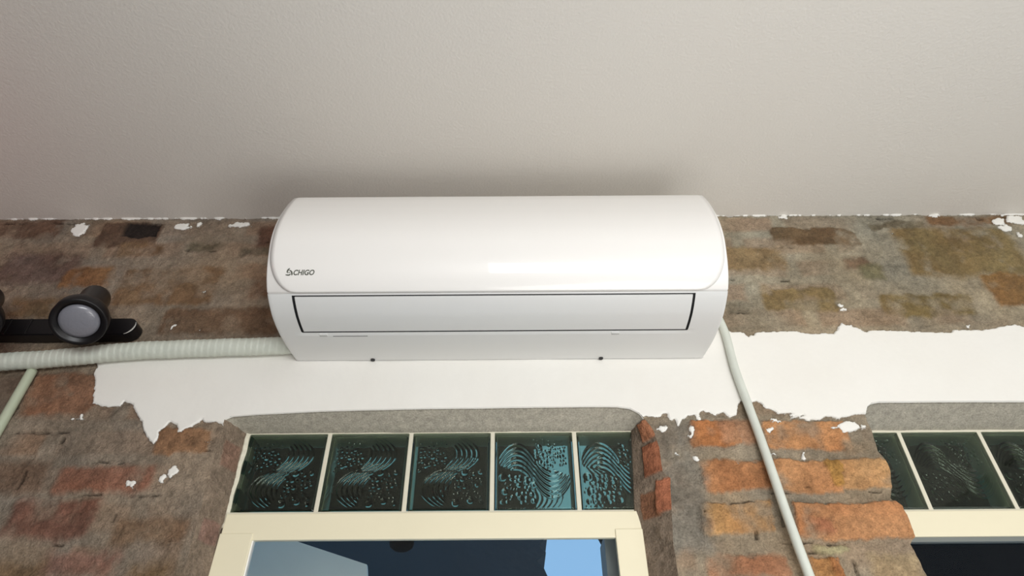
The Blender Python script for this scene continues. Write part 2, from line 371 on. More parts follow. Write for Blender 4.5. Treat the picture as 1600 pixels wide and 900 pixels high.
# soffits: head line back to the top of the blocks
def soffit(x0, x1, xb0, xb1, ybk, zb):
    xs_ = np.arange(x0, x1, .005); xs_ = np.append(xs_, x1)
    t = np.concatenate([[0, .04, .1, .2, .35, .5, .75, 1.0], [1.5, 3.0]])[:, None]
    u = (xs_-x0)/(x1-x0)
    XB = xb0+(xb1-xb0)*u
    _, _, rl = wall_fields(xs_[None, :], zhead(xs_)[None, :])
    tt = np.minimum(t, 1)
    Xs = xs_[None, :]*(1-tt)+XB[None, :]*tt
    rnd = np.sin(tt*math.pi/2)**.6
    Zs = zhead(xs_)[None, :]*(1-tt)+(zb+.001+fbm(xs_, xs_*0, 30, 3, 99)*.0015)[None, :]*tt
    Ys = (YF-rl)*(1-tt)+ybk*tt; Ys = np.where(t > 1, ybk+(t-1)*.04, Ys)
    c = np.ones(Xs.shape+(3,))*np.array(lin(172, 166, 152))  # greyer than the band; part of the soffit's shade is in this colour
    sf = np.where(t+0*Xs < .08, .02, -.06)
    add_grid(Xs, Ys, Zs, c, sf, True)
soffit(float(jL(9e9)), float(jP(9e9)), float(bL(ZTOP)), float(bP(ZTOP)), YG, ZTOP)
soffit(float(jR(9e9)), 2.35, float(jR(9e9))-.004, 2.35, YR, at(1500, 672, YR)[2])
V = np.concatenate(Vs); F = np.concatenate(Fs); CO = np.concatenate(Cs); SD = np.concatenate(Ss)
me = np_mesh('wall_back', V, F)
ca = me.color_attributes.new('wall_colour', 'FLOAT_COLOR', 'POINT')
ca.data.foreach_set('color', np.concatenate([CO, np.ones((len(CO), 1))], 1).astype(np.float32).ravel())
pa = me.attributes.new('plaster', 'FLOAT', 'POINT'); pa.data.foreach_set('value', SD.astype(np.float32))
m_wall = bpy.data.materials.new('stripped brick and plaster'); m_wall.use_nodes = True
nt = m_wall.node_tree; N = nt.nodes; Lk = nt.links; b = N['Principled BSDF']
tc = N.new('ShaderNodeTexCoord')
a1 = N.new('ShaderNodeAttribute'); a1.attribute_name = 'wall_colour'
a2 = N.new('ShaderNodeAttribute'); a2.attribute_name = 'plaster'
n1 = N.new('ShaderNodeTexNoise'); n1.inputs['Scale'].default_value = 260; n1.inputs['Detail'].default_value = 4
n2 = N.new('ShaderNodeTexNoise'); n2.inputs['Scale'].default_value = 60; n2.inputs['Detail'].default_value = 6; n2.inputs['Roughness'].default_value = .7
n3 = N.new('ShaderNodeTexNoise'); n3.inputs['Scale'].default_value = 5; n3.inputs['Detail'].default_value = 3
for n in (n1, n2, n3): Lk.new(tc.outputs['Object'], n.inputs['Vector'])
mr = N.new('ShaderNodeMapRange'); mr.inputs['From Min'].default_value = .3; mr.inputs['From Max'].default_value = .7; mr.inputs['To Min'].default_value = .80; mr.inputs['To Max'].default_value = 1.2
Lk.new(n1.outputs[0], mr.inputs[0])
mr2 = N.new('ShaderNodeMapRange'); mr2.inputs['From Min'].default_value = .3; mr2.inputs['From Max'].default_value = .7; mr2.inputs['To Min'].default_value = .78; mr2.inputs['To Max'].default_value = 1.22
Lk.new(n2.outputs[0], mr2.inputs[0])
mu = N.new('ShaderNodeMath'); mu.operation = 'MULTIPLY'; Lk.new(mr.outputs[0], mu.inputs[0]); Lk.new(mr2.outputs[0], mu.inputs[1])
vm = N.new('ShaderNodeVectorMath'); vm.operation = 'SCALE'; Lk.new(a1.outputs['Color'], vm.inputs[0]); Lk.new(mu.outputs[0], vm.inputs['Scale'])
sub = N.new('ShaderNodeMath'); sub.operation = 'MULTIPLY_ADD'; Lk.new(n1.outputs[0], sub.inputs[0]); sub.inputs[1].default_value = .003; sub.inputs[2].default_value = -.0015
ad = N.new('ShaderNodeMath'); ad.operation = 'ADD'; Lk.new(a2.outputs['Fac'], ad.inputs[0]); Lk.new(sub.outputs[0], ad.inputs[1])
st = N.new('ShaderNodeMapRange'); st.inputs['From Min'].default_value = -.0004; st.inputs['From Max'].default_value = .0008; Lk.new(ad.outputs[0], st.inputs[0])
pc = N.new('ShaderNodeMix'); pc.data_type = 'RGBA'; pc.inputs[6].default_value = (*lin(236, 232, 224), 1); pc.inputs[7].default_value = (*lin(242, 240, 234), 1); Lk.new(n3.outputs[0], pc.inputs[0])
mx = N.new('ShaderNodeMix'); mx.data_type = 'RGBA'; Lk.new(st.outputs[0], mx.inputs[0]); Lk.new(vm.outputs[0], mx.inputs[6]); Lk.new(pc.outputs[2], mx.inputs[7])
Lk.new(mx.outputs[2], b.inputs['Base Color'])
b.inputs['Roughness'].default_value = .92; b.inputs['Specular IOR Level'].default_value = .25
hm = N.new('ShaderNodeMath'); hm.operation = 'ADD'; Lk.new(n1.outputs[0], hm.inputs[0]); Lk.new(n2.outputs[0], hm.inputs[1])
inv = N.new('ShaderNodeMapRange'); inv.inputs['To Min'].default_value = .0032; inv.inputs['To Max'].default_value = .0002; Lk.new(st.outputs[0], inv.inputs[0])
sm = N.new('ShaderNodeMapRange'); sm.inputs['From Min'].default_value = -.045; sm.inputs['From Max'].default_value = -.035; sm.inputs['To Min'].default_value = .22; Lk.new(a2.outputs['Fac'], sm.inputs[0])
hq = N.new('ShaderNodeMath'); hq.operation = 'MULTIPLY'; Lk.new(hm.outputs[0], hq.inputs[0]); Lk.new(sm.outputs[0], hq.inputs[1])
hs = N.new('ShaderNodeMath'); hs.operation = 'MULTIPLY'; Lk.new(hq.outputs[0], hs.inputs[0]); Lk.new(inv.outputs[0], hs.inputs[1])
bp = N.new('ShaderNodeBump'); bp.inputs['Distance'].default_value = 1.0; bp.inputs['Strength'].default_value = 1.0; Lk.new(hs.outputs[0], bp.inputs['Height']); Lk.new(bp.outputs[0], b.inputs['Normal'])
link('wall_back', me, m_wall, smooth=True, structure=True)

# ------------------------------------------------------------------ windows: grout, frames, panes
m_cream = new_mat('cream frame paint', lin(238, 229, 200), 0.45, bump=.0003, scale=40, var=.05, vscale=6)
m_grout = new_mat('cream grout', lin(222, 216, 196), 0.8, bump=.0006, scale=120, var=.06, vscale=20)
m_pane = bpy.data.materials.new('window glass'); m_pane.use_nodes = True
b = m_pane.node_tree.nodes['Principled BSDF']; b.inputs['Transmission Weight'].default_value = 1; b.inputs['Roughness'].default_value = .0; b.inputs['Base Color'].default_value = (.93, .97, .97, 1); b.inputs['IOR'].default_value = 1.22
m_dark = new_mat('blackened timber', lin(34, 38, 40), .6, bump=.001, scale=50)

blk, jnt = .1905, .0095
X0 = -.4463                                 # centre of the first joint
zt, zb = ZTOP, ZTOP-.1942
def grout_obj(name, xc, x0, x1, Y, top, bot, parent=None):
    bm = bmesh.new()
    for x in xc: box_bm(bm, (x-jnt/2-.0005, Y+.0015, bot-.002), (x+jnt/2+.0005, Y+.078, top+.002), .001, 1)
    box_bm(bm, (x0, Y+.0012, top-.002), (x1, Y+.078, top+.012), .001, 1)
    box_bm(bm, (x0, Y+.0012, bot-.006), (x1, Y+.078, bot+.0005), .001, 1)
    me = bpy.data.meshes.new(name); bm.to_mesh(me); bm.free()
    return link(name, me, m_grout, parent, structure=parent is None)
jx = [X0+.2*i for i in range(4)]
# ragged mortar filling left of the first block
w1 = bpy.data.objects.new('window_1', None); C.objects.link(w1); w1['kind'] = 'structure'
w1.location = (0, YG, 1.0)
g = grout_obj('grout', jx, -.668, .392, YG, zt, zb); del g['kind']; place(g, w1)
bm = bmesh.new()
xg = X0-.2+jnt/2
rowsz = np.linspace(zb-.035, zt+.004, 40)
vv = []
for z in rowsz:
    xl = float(bL(z))-.006; xr = xg+.0015*math.sin(z*90)
    if z < zb-.002: xr = xl+.020+.003*math.sin(z*200)
    vv.append([bm.verts.new((xl, YG+.004, z)), bm.verts.new(((xl+xr)/2, YG-.003+.001*math.sin(z*300), z)), bm.verts.new((xr, YG+.001, z)), bm.verts.new((xr, YG+.05, z)), bm.verts.new((xl, YG+.05, z))])
for a, c in zip(vv, vv[1:]):
    for k in range(5): bm.faces.new((a[k], a[(k+1) % 5], c[(k+1) % 5], c[k]))
bm.faces.new(vv[0][::-1]); bm.faces.new(vv[-1]); bmesh.ops.recalc_face_normals(bm, faces=bm.faces)
me = bpy.data.meshes.new('mortar'); bm.to_mesh(me); bm.free(); place(link('mortar', me, m_grout, smooth=False), w1)
def part_box(name, lo, hi, mat, root, bevel=.002):
    return place(box(name, lo, hi, mat, bevel), root)
ytop = at(600, 803, YG-.004)[2]; ybot = at(600, 842.5, YG-.004)[2]
xl0 = at(349, 825, YG)[0]; xr0 = at(1001, 815, YG)[0]
part_box('transom_rail', (xl0, YG-.004, ybot), (xr0, YG+.010, zb-.0045), m_cream, w1)
xi = at(392, 850, YG-.004)[0]; xo = at(345, 835, YG-.004)[0]
part_box('window_frame', (xo-.002, YG-.006, 0.02), (xi, YG+.012, at(370, 833.5, YG-.004)[2]), m_cream, w1)
part_box('window_bead', (xi-.001, YG-.002, 0.02), (xi+.003, YG+.012, ybot), new_mat('white bead', lin(245, 243, 236), .4), w1, .0008)
xi2 = at(961.5, 835, YG-.004)[0]; xo2 = at(1002, 835, YG-.004)[0]
part_box('window_frame', (xi2, YG-.007, 0.02), (xo2+.004, YG+.012, at(980, 826, YG-.006)[2]), m_cream, w1)
part_box('pane', (xi-.001, YG+.004, 0.3), (xi2+.001, YG+.008, ybot+.002), m_pane, w1, 0)
# window 2
w2 = bpy.data.objects.new('window_2', None); C.objects.link(w2); w2['kind'] = 'structure'; w2.location = (1.5, YR, 1.0)
zt2 = at(1500, 674, YR)[2]; zb2 = zt2-.1942
j2 = [float(at(1430, 735, YR)[0]), float(at(1430, 735, YR)[0])+.1995, float(at(1430, 735, YR)[0])+.399, float(at(1430, 735, YR)[0])+.5985]
g = grout_obj('grout', j2, j2[0]-.2, 2.349, YR, zt2, zb2); del g['kind']; place(g, w2)
yt2 = at(1520, 797, YR)[2]; yb2 = at(1520, 838, YR-.004)[2]
part_box('transom_rail', (.72, YR-.004, yb2), (2.349, YR+.018, zb2-.0045), m_cream, w2)
part_box('window_bead', (.72, YR+.000, yb2-.010), (2.349, YR+.018, yb2+.001), new_mat('grey bead', lin(120, 124, 120), .5), w2, .0008)
part_box('pane', (.72, YR+.012, 0.3), (2.349, YR+.016, yb2-.010), m_pane, w2, 0)

# ------------------------------------------------------------------ glass blocks
m_glass = bpy.data.materials.new('teal block glass'); m_glass.use_nodes = True
nt = m_glass.node_tree; nt.nodes.remove(nt.nodes['Principled BSDF'])
gl = nt.nodes.new('ShaderNodeBsdfGlass'); gl.inputs['Color'].default_value = (.94, .985, .915, 1); gl.inputs['Roughness'].default_value = .045; gl.inputs['IOR'].default_value = 1.42
nt.links.new(gl.outputs[0], nt.nodes['Material Output'].inputs[0])
va = nt.nodes.new('ShaderNodeVolumeAbsorption'); va.inputs['Color'].default_value = (.30, .52, .42, 1); va.inputs['Density'].default_value = 10
nt.links.new(va.outputs[0], nt.nodes['Material Output'].inputs[1])
def relief(u, v, rot):
    """raised ribs and bubbles pressed into the inner face; u right, v up, both -1..1"""
    if rot: u, v = -v, u
    H = np.zeros_like(u)
    for s in (1, -1):
        a, c = u*s, v*s                      # lower-left set of nested arcs, and its point mirror
        ph = (a-1.9*(c+.47)**2+.80)/.135
        m = sstep(-.86, -.78, a-1.9*(c+.47)**2)*sstep(.10, -.04, a-.35*(c+.4))*sstep(-.97, -.88, c)*sstep(.06, -.06, c)
        H += m*(.5-.5*np.cos(ph*2*math.pi))*.0019
    rng = np.random.RandomState(3); pts = []
    for k in range(900):
        x, y = rng.uniform(-.86, .86, 2); rr = rng.choice([.035, .045, .06, .085, .10], p=[.34, .3, .2, .1, .06])
        for s in (1, -1):
            a, c = x*s, y*s
            if a > .14 and c < .0 and rng.rand() < .75:
                if all(math.hypot(x-q[0], y-q[1]) > (rr+q[2])*.98 for q in pts): pts.append((x, y, rr))
                break
    for x, y, rr in pts:
        d = np.hypot(u-x, v-y)/rr
        H += np.sqrt(np.clip(1-d*d, 0, 1))*rr*.027
    return H
m_edge = new_mat('dark edge coating', lin(48, 96, 80), .6)
def block_mesh(name, rot, w=blk, h=.1942):
    n = 110
    hw, hh, D = w/2, h/2, .078
    V, F = [], []
    # outer shell: chamfered box with smooth face
    bm = bmesh.new(); box_bm(bm, (-hw, 0, -hh), (hw, D, hh), .004, 2)
    bm.normal_update()
    for f in bm.faces:
        if abs(f.normal.y) < .3: f.material_index = 1
    # inner cavity: faces turned inwards, the front and back carry the relief
    iw, ih = hw-.0065, hh-.0065
    u = np.linspace(-1, 1, n); U, Vv = np.meshgrid(u, u)
    win = sstep(1.0, .93, np.abs(U))*sstep(1.0, .93, np.abs(Vv))
    Hf = relief(U, Vv, rot)*win; Hb = relief(-U, Vv, not rot)*win*.25
    rings = []
    for yy, H, sg in ((.010, Hf, 1), (D-.010, Hb, -1)):
        grid = [[bm.verts.new((U[i, j]*iw, yy+sg*H[i, j], Vv[i, j]*ih)) for j in range(n)] for i in range(n)]
        for i in range(n-1):
            for j in range(n-1):
                q = (grid[i][j], grid[i][j+1], grid[i+1][j+1], grid[i+1][j])
                f = bm.faces.new(q if sg < 0 else q[::-1]); f.smooth = True
        ring = grid[0][:]+[grid[i][-1] for i in range(1, n)]+grid[-1][-2::-1]+[grid[i][0] for i in range(n-2, 0, -1)]
        rings.append(ring)
    a, c = rings; m = len(a)
    for k in range(m):
        bm.faces.new((a[k], a[(k+1) % m], c[(k+1) % m], c[k]))
    me = bpy.data.meshes.new(name); bm.normal_update(); bm.to_mesh(me); bm.free()
    me.materials.append(m_glass); me.materials.append(m_edge)
    return me
bmA = block_mesh('glass_block', False); bmB = block_mesh('glass_block_turned', True)
zc = zt-.1942/2
lab = ['leftmost and darkest glass block over the window below the air conditioner', 'glass block second from the left below the air conditioner, bright ribs at lower left',
       'middle glass block of the five below the air conditioner, ribs lying sideways', 'glass block second from the right of the five, ribs arching at its upper left', 'last glass block against the brick pier, its right side hidden by rough mortar']
for i in range(5):
    xc = X0-.1+.2*i
    o = link('glass_block', bmA if i < 3 else bmB, None)
    o.location = (xc, YG, zc)
    tag(o, lab[i], 'glass block', 'glass blocks over the left window')
lab2 = ['dark green glass block partly hidden behind the right edge of the brick pier', 'whole dark green glass block in the right window, sparkling at its lower left', 'green glass block cut by the right border of the photo']
for i in range(4):
    if i == 3: break
    o = link('glass_block', bmB, None); o.location = (j2[0]-.1+.1995*i, YR, zt2-.1942/2)
    tag(o, lab2[i], 'glass block', 'glass blocks over the right window')
for i in range(3, 5):
    o = link('glass_block', bmB, None); o.location = (j2[0]-.1+.1995*i, YR, zt2-.1942/2)
    tag(o, 'green glass block further right in the right window, outside the photo', 'glass block', 'glass blocks over the right window, beyond the photo')
part_box('window_frame', (j2[3]+.205, YR-.002, yb2+.05), (2.349, YR+.07, zt2+.01), m_cream, w2)

# ------------------------------------------------------------------ air conditioner
m_ac = new_mat('white gloss plastic', lin(243, 240, 236), .34, coat=.4)
m_ac.node_tree.nodes['Principled BSDF'].inputs['Coat Roughness'].default_value = .025
m_ac2 = new_mat('white satin plastic', lin(226, 226, 224), .42, bump=.00015, scale=900)
m_gap = new_mat('dark gap', lin(30, 30, 32), .6)
m_logo = new_mat('grey print', lin(92, 94, 84), .5)
XA0, XA1 = -.548, .4905; xm = (XA0+XA1)/2; hwA = (XA1-XA0)/2
prof = [(.000, .8965), (.043, .889), (.090, .882), (.135, .879), (.174, .880), (.205, .884), (.227, .891), (.249, .900), (.268, .9125), (.285, .931), (.300, .957), (.311, .985), (.3195, 1.012), (.322, 1.040), (.3195, 1.070), (.314, 1.098), (.303, 1.135), (.290, 1.170), (.276, 1.200), (.262, 1.212), (.240, 1.217), (.10, 1.220), (.0, 1.220)]
prof = np.array(prof)
# arc-length resampled
def resample(p, n):
    # Catmull-like smoothing by cubic interpolation of coarse points
    d = np.concatenate([[0], np.cumsum(np.hypot(*np.diff(p, axis=0).T))])
    s = np.linspace(0, d[-1], n)
    q = np.stack([np.interp(s, d, p[:, 0]), np.interp(s, d, p[:, 1])], 1)
    for _ in range(30):
        q[1:-1] = .25*q[:-2]+.5*q[1:-1]+.25*q[2:]
    return q
pr = resample(prof, 420)
def py_of(q):
    p = np.array([0, YF-.007-q[0], q[1]]); return 450-FPX*(p@cu)/(p@fw)
_lo = [i for i in range(len(pr)) if .22 < pr[i, 0] and pr[i, 1] < .96]
i_seam = min(_lo, key=lambda i: abs(py_of(pr[i])-456.0))
def nrm(p):
    t = np.gradient(p, axis=0); t /= np.hypot(t[:, 0], t[:, 1])[:, None]
    return np.stack([t[:, 1], -t[:, 0]], 1)   # outward
pn = nrm(pr)
YA = YF-.007
def W3(dep, z, x): return (x, YA-dep, z+CZ)
ac = empty('air_conditioner', (xm, YA, .8965+CZ), 'long white wall-mounted split air conditioner, hung under the ceiling above the plaster lintel', 'air conditioner')
def extrude(name, pts, x0, x1, mat, inset=.004, mi=None):
    """closed profile loop (dep, z) swept along x with softly rounded ends"""
    pts = np.array(pts); n = len(pts); cen = pts.mean(0)
    xsn = [x0, x0+inset*.3, x0+inset, x1-inset, x1-inset*.3, x1]; sh = [inset, inset*.3, 0, 0, inset*.3, inset]
    V = []; F = []
    tl = np.roll(pts, -1, 0)-np.roll(pts, 1, 0); tl /= (np.hypot(tl[:, 0], tl[:, 1])[:, None]+1e-9)
    nn = np.stack([tl[:, 1], -tl[:, 0]], 1)
    for x, s in zip(xsn, sh):
        q = pts-nn*s
        V += [W3(a, b_, x) for a, b_ in q]
    for k in range(len(xsn)-1):
        for i in range(n):
            j = (i+1) % n
            F.append((k*n+i, k*n+j, (k+1)*n+j, (k+1)*n+i))
    me = pydata(name, V, F)
    bm = bmesh.new(); bm.from_mesh(me); bm.verts.ensure_lookup_table()
    bm.faces.new([bm.verts[i] for i in range(n)][::-1]); bm.faces.new([bm.verts[(len(xsn)-1)*n+i] for i in range(n)])
    bmesh.ops.recalc_face_normals(bm, faces=bm.faces); bm.to_mesh(me); bm.free()
    return place(link(name, me, mat, smooth=False), ac)
# upper chassis
up_pts = [tuple(p) for p in pr[i_seam+1:]]+[(0, .9115)]
body = extrude('body', up_pts, XA0, XA1, m_ac)
for p_ in body.data.polygons: p_.use_smooth = len(p_.vertices) == 4
# lower frame: grid over x and profile with a rectangular outlet
low = pr[:i_seam+1]; lown = pn[:i_seam+1]
lo_d = np.concatenate([[0], np.cumsum(np.hypot(*np.diff(low, axis=0).T))]); LS = lo_d[-1]
def on_low(s, off=0.0):
    s = np.asarray(s, float)
    d = np.interp(s, lo_d, low[:, 0]); z = np.interp(s, lo_d, low[:, 1]); a = np.interp(s, lo_d, lown[:, 0]); c = np.interp(s, lo_d, lown[:, 1])
    return d+a*off, z+c*off
def solve_s(py, px=780):                    # arc length of the point of the underside seen at that height
    best = None
    for s in np.linspace(0, LS, 600):
        d, z = on_low(s); p = np.array([at(px, 450, 1)[0]*0, YA-d, z]); 
        yy = 450-FPX*(p@cu)/(p@fw)
        if best is None or abs(yy-py) < best[0]: best = (abs(yy-py), s)
    return best[1]
s_ft, s_fb = solve_s(459.5), solve_s(519.5)
xf0 = -.4955; xf1 = .4195
def x_at(px, py, s):
    d, z = on_low(s); return at(px, py, YA-d)[0]
xf0 = (x_at(457, 463, s_ft)+x_at(471, 520, s_fb))/2; xf1 = (x_at(1086, 456, s_ft)+x_at(1074, 515, s_fb))/2
xs_ = np.concatenate([[XA0, XA0+.0012, XA0+.004], np.linspace(XA0+.01, xf0, 6), np.linspace(xf0, xf1, 30)[1:], np.linspace(xf1, XA1-.01, 6)[1:], [XA1-.004, XA1-.0012, XA1]])
offx = np.zeros(len(xs_)); offx[0] = offx[-1] = -.004; offx[1] = offx[-2] = -.0012
ss_ = np.concatenate([np.linspace(0, s_fb-.0095, 22), [s_fb-.0085, s_fb-.002, s_fb], np.linspace(s_fb, s_ft, 16)[1:], np.linspace(s_ft, LS-.0018, 5)[1:]])
offs = np.zeros(len(ss_)); 
bmv = bmesh.new(); gv = []
for j, s in enumerate(ss_):
    row = []
    for i, x in enumerate(xs_):
        ledge = 0
        if abs(s-(s_fb-.002)) < 1e-6 and xf0-.001 <= x <= xf1+.001: ledge = -.0028
        if abs(s-s_fb) < 1e-6 and xf0-.001 <= x <= xf1+.001: ledge = -.0034
        d, z = on_low(s, offx[i]+ledge); row.append(bmv.verts.new(W3(d, z, x)))
    gv.append(row)
def in_out(i, j):
    xc = (xs_[i]+xs_[i+1])/2; sc = (ss_[j]+ss_[j+1])/2
    return xf0 < xc < xf1 and s_fb < sc < s_ft
for j in range(len(ss_)-1):
    for i in range(len(xs_)-1):
        if not in_out(i, j): bmv.faces.new((gv[j][i], gv[j][i+1], gv[j+1][i+1], gv[j+1][i])).smooth = True
# ends, top and back
for i, sgn in ((0, 1), (len(xs_)-1, -1)):
    bk = bmv.verts.new(W3(0, .9115, xs_[i])); ring = [gv[j][i] for j in range(len(ss_))]+[bk]
    bmv.faces.new(ring if sgn > 0 else ring[::-1])
tb0, tb1 = bmv.verts.new(W3(0, .910, XA0)), bmv.verts.new(W3(0, .910, XA1))
bmesh.ops.recalc_face_normals(bmv, faces=bmv.faces)
me = bpy.data.meshes.new('lower_frame'); bmv.to_mesh(me); bmv.free()
lf = place(link('lower_frame', me, m_ac2), ac)
# dark outlet tray
tray_pts = [on_low(s, -.0044) for s in np.linspace(s_fb-.004, s_ft+.0015, 20)]+[on_low(s, -.018) for s in np.linspace(s_ft+.0015, s_fb-.004, 20)]
extrude('air_outlet', tray_pts, xf0-.004, xf1+.004, m_gap, .001)
# seam filler (dark line between the two mouldings)
sp = [tuple(p) for p in (pr[i_seam-1:i_seam+3]-pn[i_seam-1:i_seam+3]*.003)]+[(.05, .915), (.05, .907)]
extrude('seam', sp, XA0+.003, XA1-.003, m_gap, .0005)
# louvre flap
fp = [on_low(s, -.0002) for s in np.linspace(s_fb+.0085, s_ft-.0040, 24)]+[on_low(s, -.0036) for s in np.linspace(s_ft-.0040, s_fb+.0085, 24)]
flap = extrude('louvre_flap', fp, xf0+.0055, xf1-.0055, m_ac2, .0012); flap['label'] = 'satin white louvre flap, closed, edged by a dark gap'
# clips and moulded marks
for px in (505, 962):
    x = x_at(px, 523, s_fb-.004)
    pts = [on_low(s, .0006) for s in (s_fb-.0085, s_fb-.003)]+[on_low(s, -.004) for s in (s_fb-.003, s_fb-.0085)]
    extrude('clip', pts, x-.009, x+.009, m_ac2, .0004)
    pts = [on_low(s, .0009) for s in (s_fb-.0092, s_fb-.0084)]+[on_low(s, -.002) for s in (s_fb-.0084, s_fb-.0092)]
    extrude('clip_slot', pts, x-.009, x+.009, m_gap, .0002)
xk = x_at(547, 527, s_fb-.010)
pts = [on_low(s, .0004) for s in (s_fb-.0118, s_fb-.0094)]+[on_low(s, -.001) for s in (s_fb-.0094, s_fb-.0118)]
lb = extrude('printed_strip', pts, xk-.041, xk+.041, new_mat('grey strip', lin(120, 120, 118), .5), .0002); lb['label'] = 'thin grey printed strip'
for px in (583, 939):
    x = at(px, 565, YA)[0]
    bm = bmesh.new(); bmesh.ops.create_cone(bm, cap_ends=True, segments=20, radius1=.0055, radius2=.0055, depth=.006, matrix=Matrix.Translation((x, YA-.006, .8955+CZ)))
    me = bpy.data.meshes.new('screw_hole'); bm.to_mesh(me); bm.free(); place(link('screw_hole', me, m_gap), ac)
# front panel with rounded lower corners
i_top = int(np.argmin(np.hypot(pr[:, 0]-.245, pr[:, 1]-1.217)))
fpz = pr[i_seam+1:i_top+1]; fpn = pn[i_seam+1:i_top+1]
fd = np.concatenate([[0], np.cumsum(np.hypot(*np.diff(fpz, axis=0).T))]); FL_ = fd[-1]
rowsF = np.concatenate([np.array([0, .0006, .0015, .003, .005, .008, .011, .015, .02, .026, .033, .041, .05, .06, .07, .08, .09, .10]), np.linspace(.105, FL_, 60)])
def half(s):
    R_, Hc = .058, .098
    w = hwA-.0065
    if s < Hc: w -= R_*(1-math.sqrt(max(0, 1-((Hc-s)/Hc)**2.15)))**1.0
    e = FL_-s
    if e < .02: w -= .010*(1-math.sqrt(max(0, 1-((.02-e)/.02)**2)))
    return w
rowsF[0] = .0002
nu = 60
uu = np.sin(np.linspace(-math.pi/2, math.pi/2, nu))*.35+np.linspace(-1, 1, nu)*.65
def on_front(s, off):
    return (np.interp(s, fd, fpz[:, 0])+np.interp(s, fd, fpn[:, 0])*off, np.interp(s, fd, fpz[:, 1])+np.interp(s, fd, fpn[:, 1])*off)
bm = bmesh.new(); outer = []; inner = []
for s in rowsF:
    w = half(s); oc = .0046
    eb = .0012 if s < .001 else 0
    ro, ri = [], []
    for u in uu:
        edge = .0010 if abs(u) > .9999 else 0
        d, z = on_front(s, oc-edge-eb); ro.append(bm.verts.new(W3(d, z, xm+u*w)))
        d, z = on_front(s, -.0005); ri.append(bm.verts.new(W3(d, z, xm+u*(w-.0005))))
    outer.append(ro); inner.append(ri)
nr = len(rowsF)
for j in range(nr-1):
    for i in range(nu-1):
        bm.faces.new((outer[j][i], outer[j][i+1], outer[j+1][i+1], outer[j+1][i])).smooth = True
    for i, sg in ((0, 1), (nu-1, -1)):
        q = (outer[j][i], outer[j+1][i], inner[j+1][i], inner[j][i]); bm.faces.new(q)
for i in range(nu-1):
    bm.faces.new((outer[0][i], inner[0][i], inner[0][i+1], outer[0][i+1])); bm.faces.new((outer[-1][i], outer[-1][i+1], inner[-1][i+1], inner[-1][i]))
bmesh.ops.recalc_face_normals(bm, faces=bm.faces)
me = bpy.data.meshes.new('front_panel'); bm.to_mesh(me); bm.free()
fpan = place(link('front_panel', me, m_ac), ac); fpan['label'] = 'glossy white curved front panel with rounded lower corners'
# printed mark and lettering wrapped onto the panel
def s_front(px, py):
    best = None
    for s in np.linspace(0, FL_, 800):
        d, z = on_front(s, .0048); p = np.array([0, YA-d, z]); q = at(px, py, YA-d)
        e = abs(q[2]-CZ-z)
        if best is None or e < best[0]: best = (e, s, q[0])
    return best[1], best[2]
s0, xlog0 = s_front(446, 430.5); s1_, xlog1 = s_front(491, 422)
s_top, _ = s_front(475, 421.3); s_bot, _ = s_front(475, 430.0)
cu_ = bpy.data.curves.new('lettering', 'FONT'); cu_.body = 'CHIGO'; cu_.shear = .28; cu_.offset = .03; cu_.resolution_u = 4
to = bpy.data.objects.new('lettering', cu_); C.objects.link(to)
bpy.context.view_layer.update()
dg = bpy.context.evaluated_depsgraph_get(); tme = bpy.data.meshes.new_from_object(to.evaluated_get(dg))
bpy.data.objects.remove(to); bpy.data.curves.remove(cu_)
tv = np.array([v_.co[:] for v_ in tme.vertices]); x0t, x1t = tv[:, 0].min(), tv[:, 0].max(); y0t, y1t = tv[:, 1].min(), tv[:, 1].max()
_, xa_ = s_front(458.5, 426); _, xb_ = s_front(491.5, 426)
def wrap(u, t, off=.0050):
    d, z = on_front(s_bot+(s_top-s_bot)*t, off); return W3(d, z, u)
for v_ in tme.vertices:
    u = xa_+(v_.co.x-x0t)/(x1t-x0t)*(xb_-xa_); t = (v_.co.y-y0t)/(y1t-y0t); v_.co = wrap(u, t)
tme.materials.clear(); lt = place(link('lettering', tme, m_logo), ac); lt['label'] = 'grey slanted capital lettering'
# emblem: a three-stroke curled triangle
_, xe0 = s_front(445.8, 426); _, xe1 = s_front(457, 426)
def stroke(bm, pts, w):
    L_ = []; R__ = []
    for k, (a, c) in enumerate(pts):
        p0 = pts[max(0, k-1)]; p1 = pts[min(len(pts)-1, k+1)]; dx, dy = p1[0]-p0[0], p1[1]-p0[1]; l = math.hypot(dx, dy)
        ww = w[k]/2; L_.append((a-dy/l*ww, c+dx/l*ww)); R__.append((a+dy/l*ww, c-dx/l*ww))
    vs = [[bm.verts.new(wrap(xe0+(xe1-xe0)*a, c*1.0)) for a, c in zz] for zz in (L_, R__)]
    for k in range(len(pts)-1): bm.faces.new((vs[0][k], vs[1][k], vs[1][k+1], vs[0][k+1]))
bm = bmesh.new()
stroke(bm, [(.02, .12), (.25, .06), (.5, .05), (.66, .14), (.72, .3)], [.10, .22, .24, .2, .1])
stroke(bm, [(.62, 1.28), (.45, 1.12), (.32, .85), (.26, .6), (.34, .40)], [.1, .2, .24, .2, .1])
stroke(bm, [(.5, .95), (.72, .85), (.88, .6), (.94, .3), (.92, .02)], [.1, .2, .24, .24, .16])
stroke(bm, [(.42, .45), (.55, .55), (.66, .5)], [.1, .16, .1])
me = bpy.data.meshes.new('emblem'); bm.to_mesh(me); bm.free(); em = place(link('emblem', me, m_logo), ac); em['label'] = 'grey curled triangle emblem'

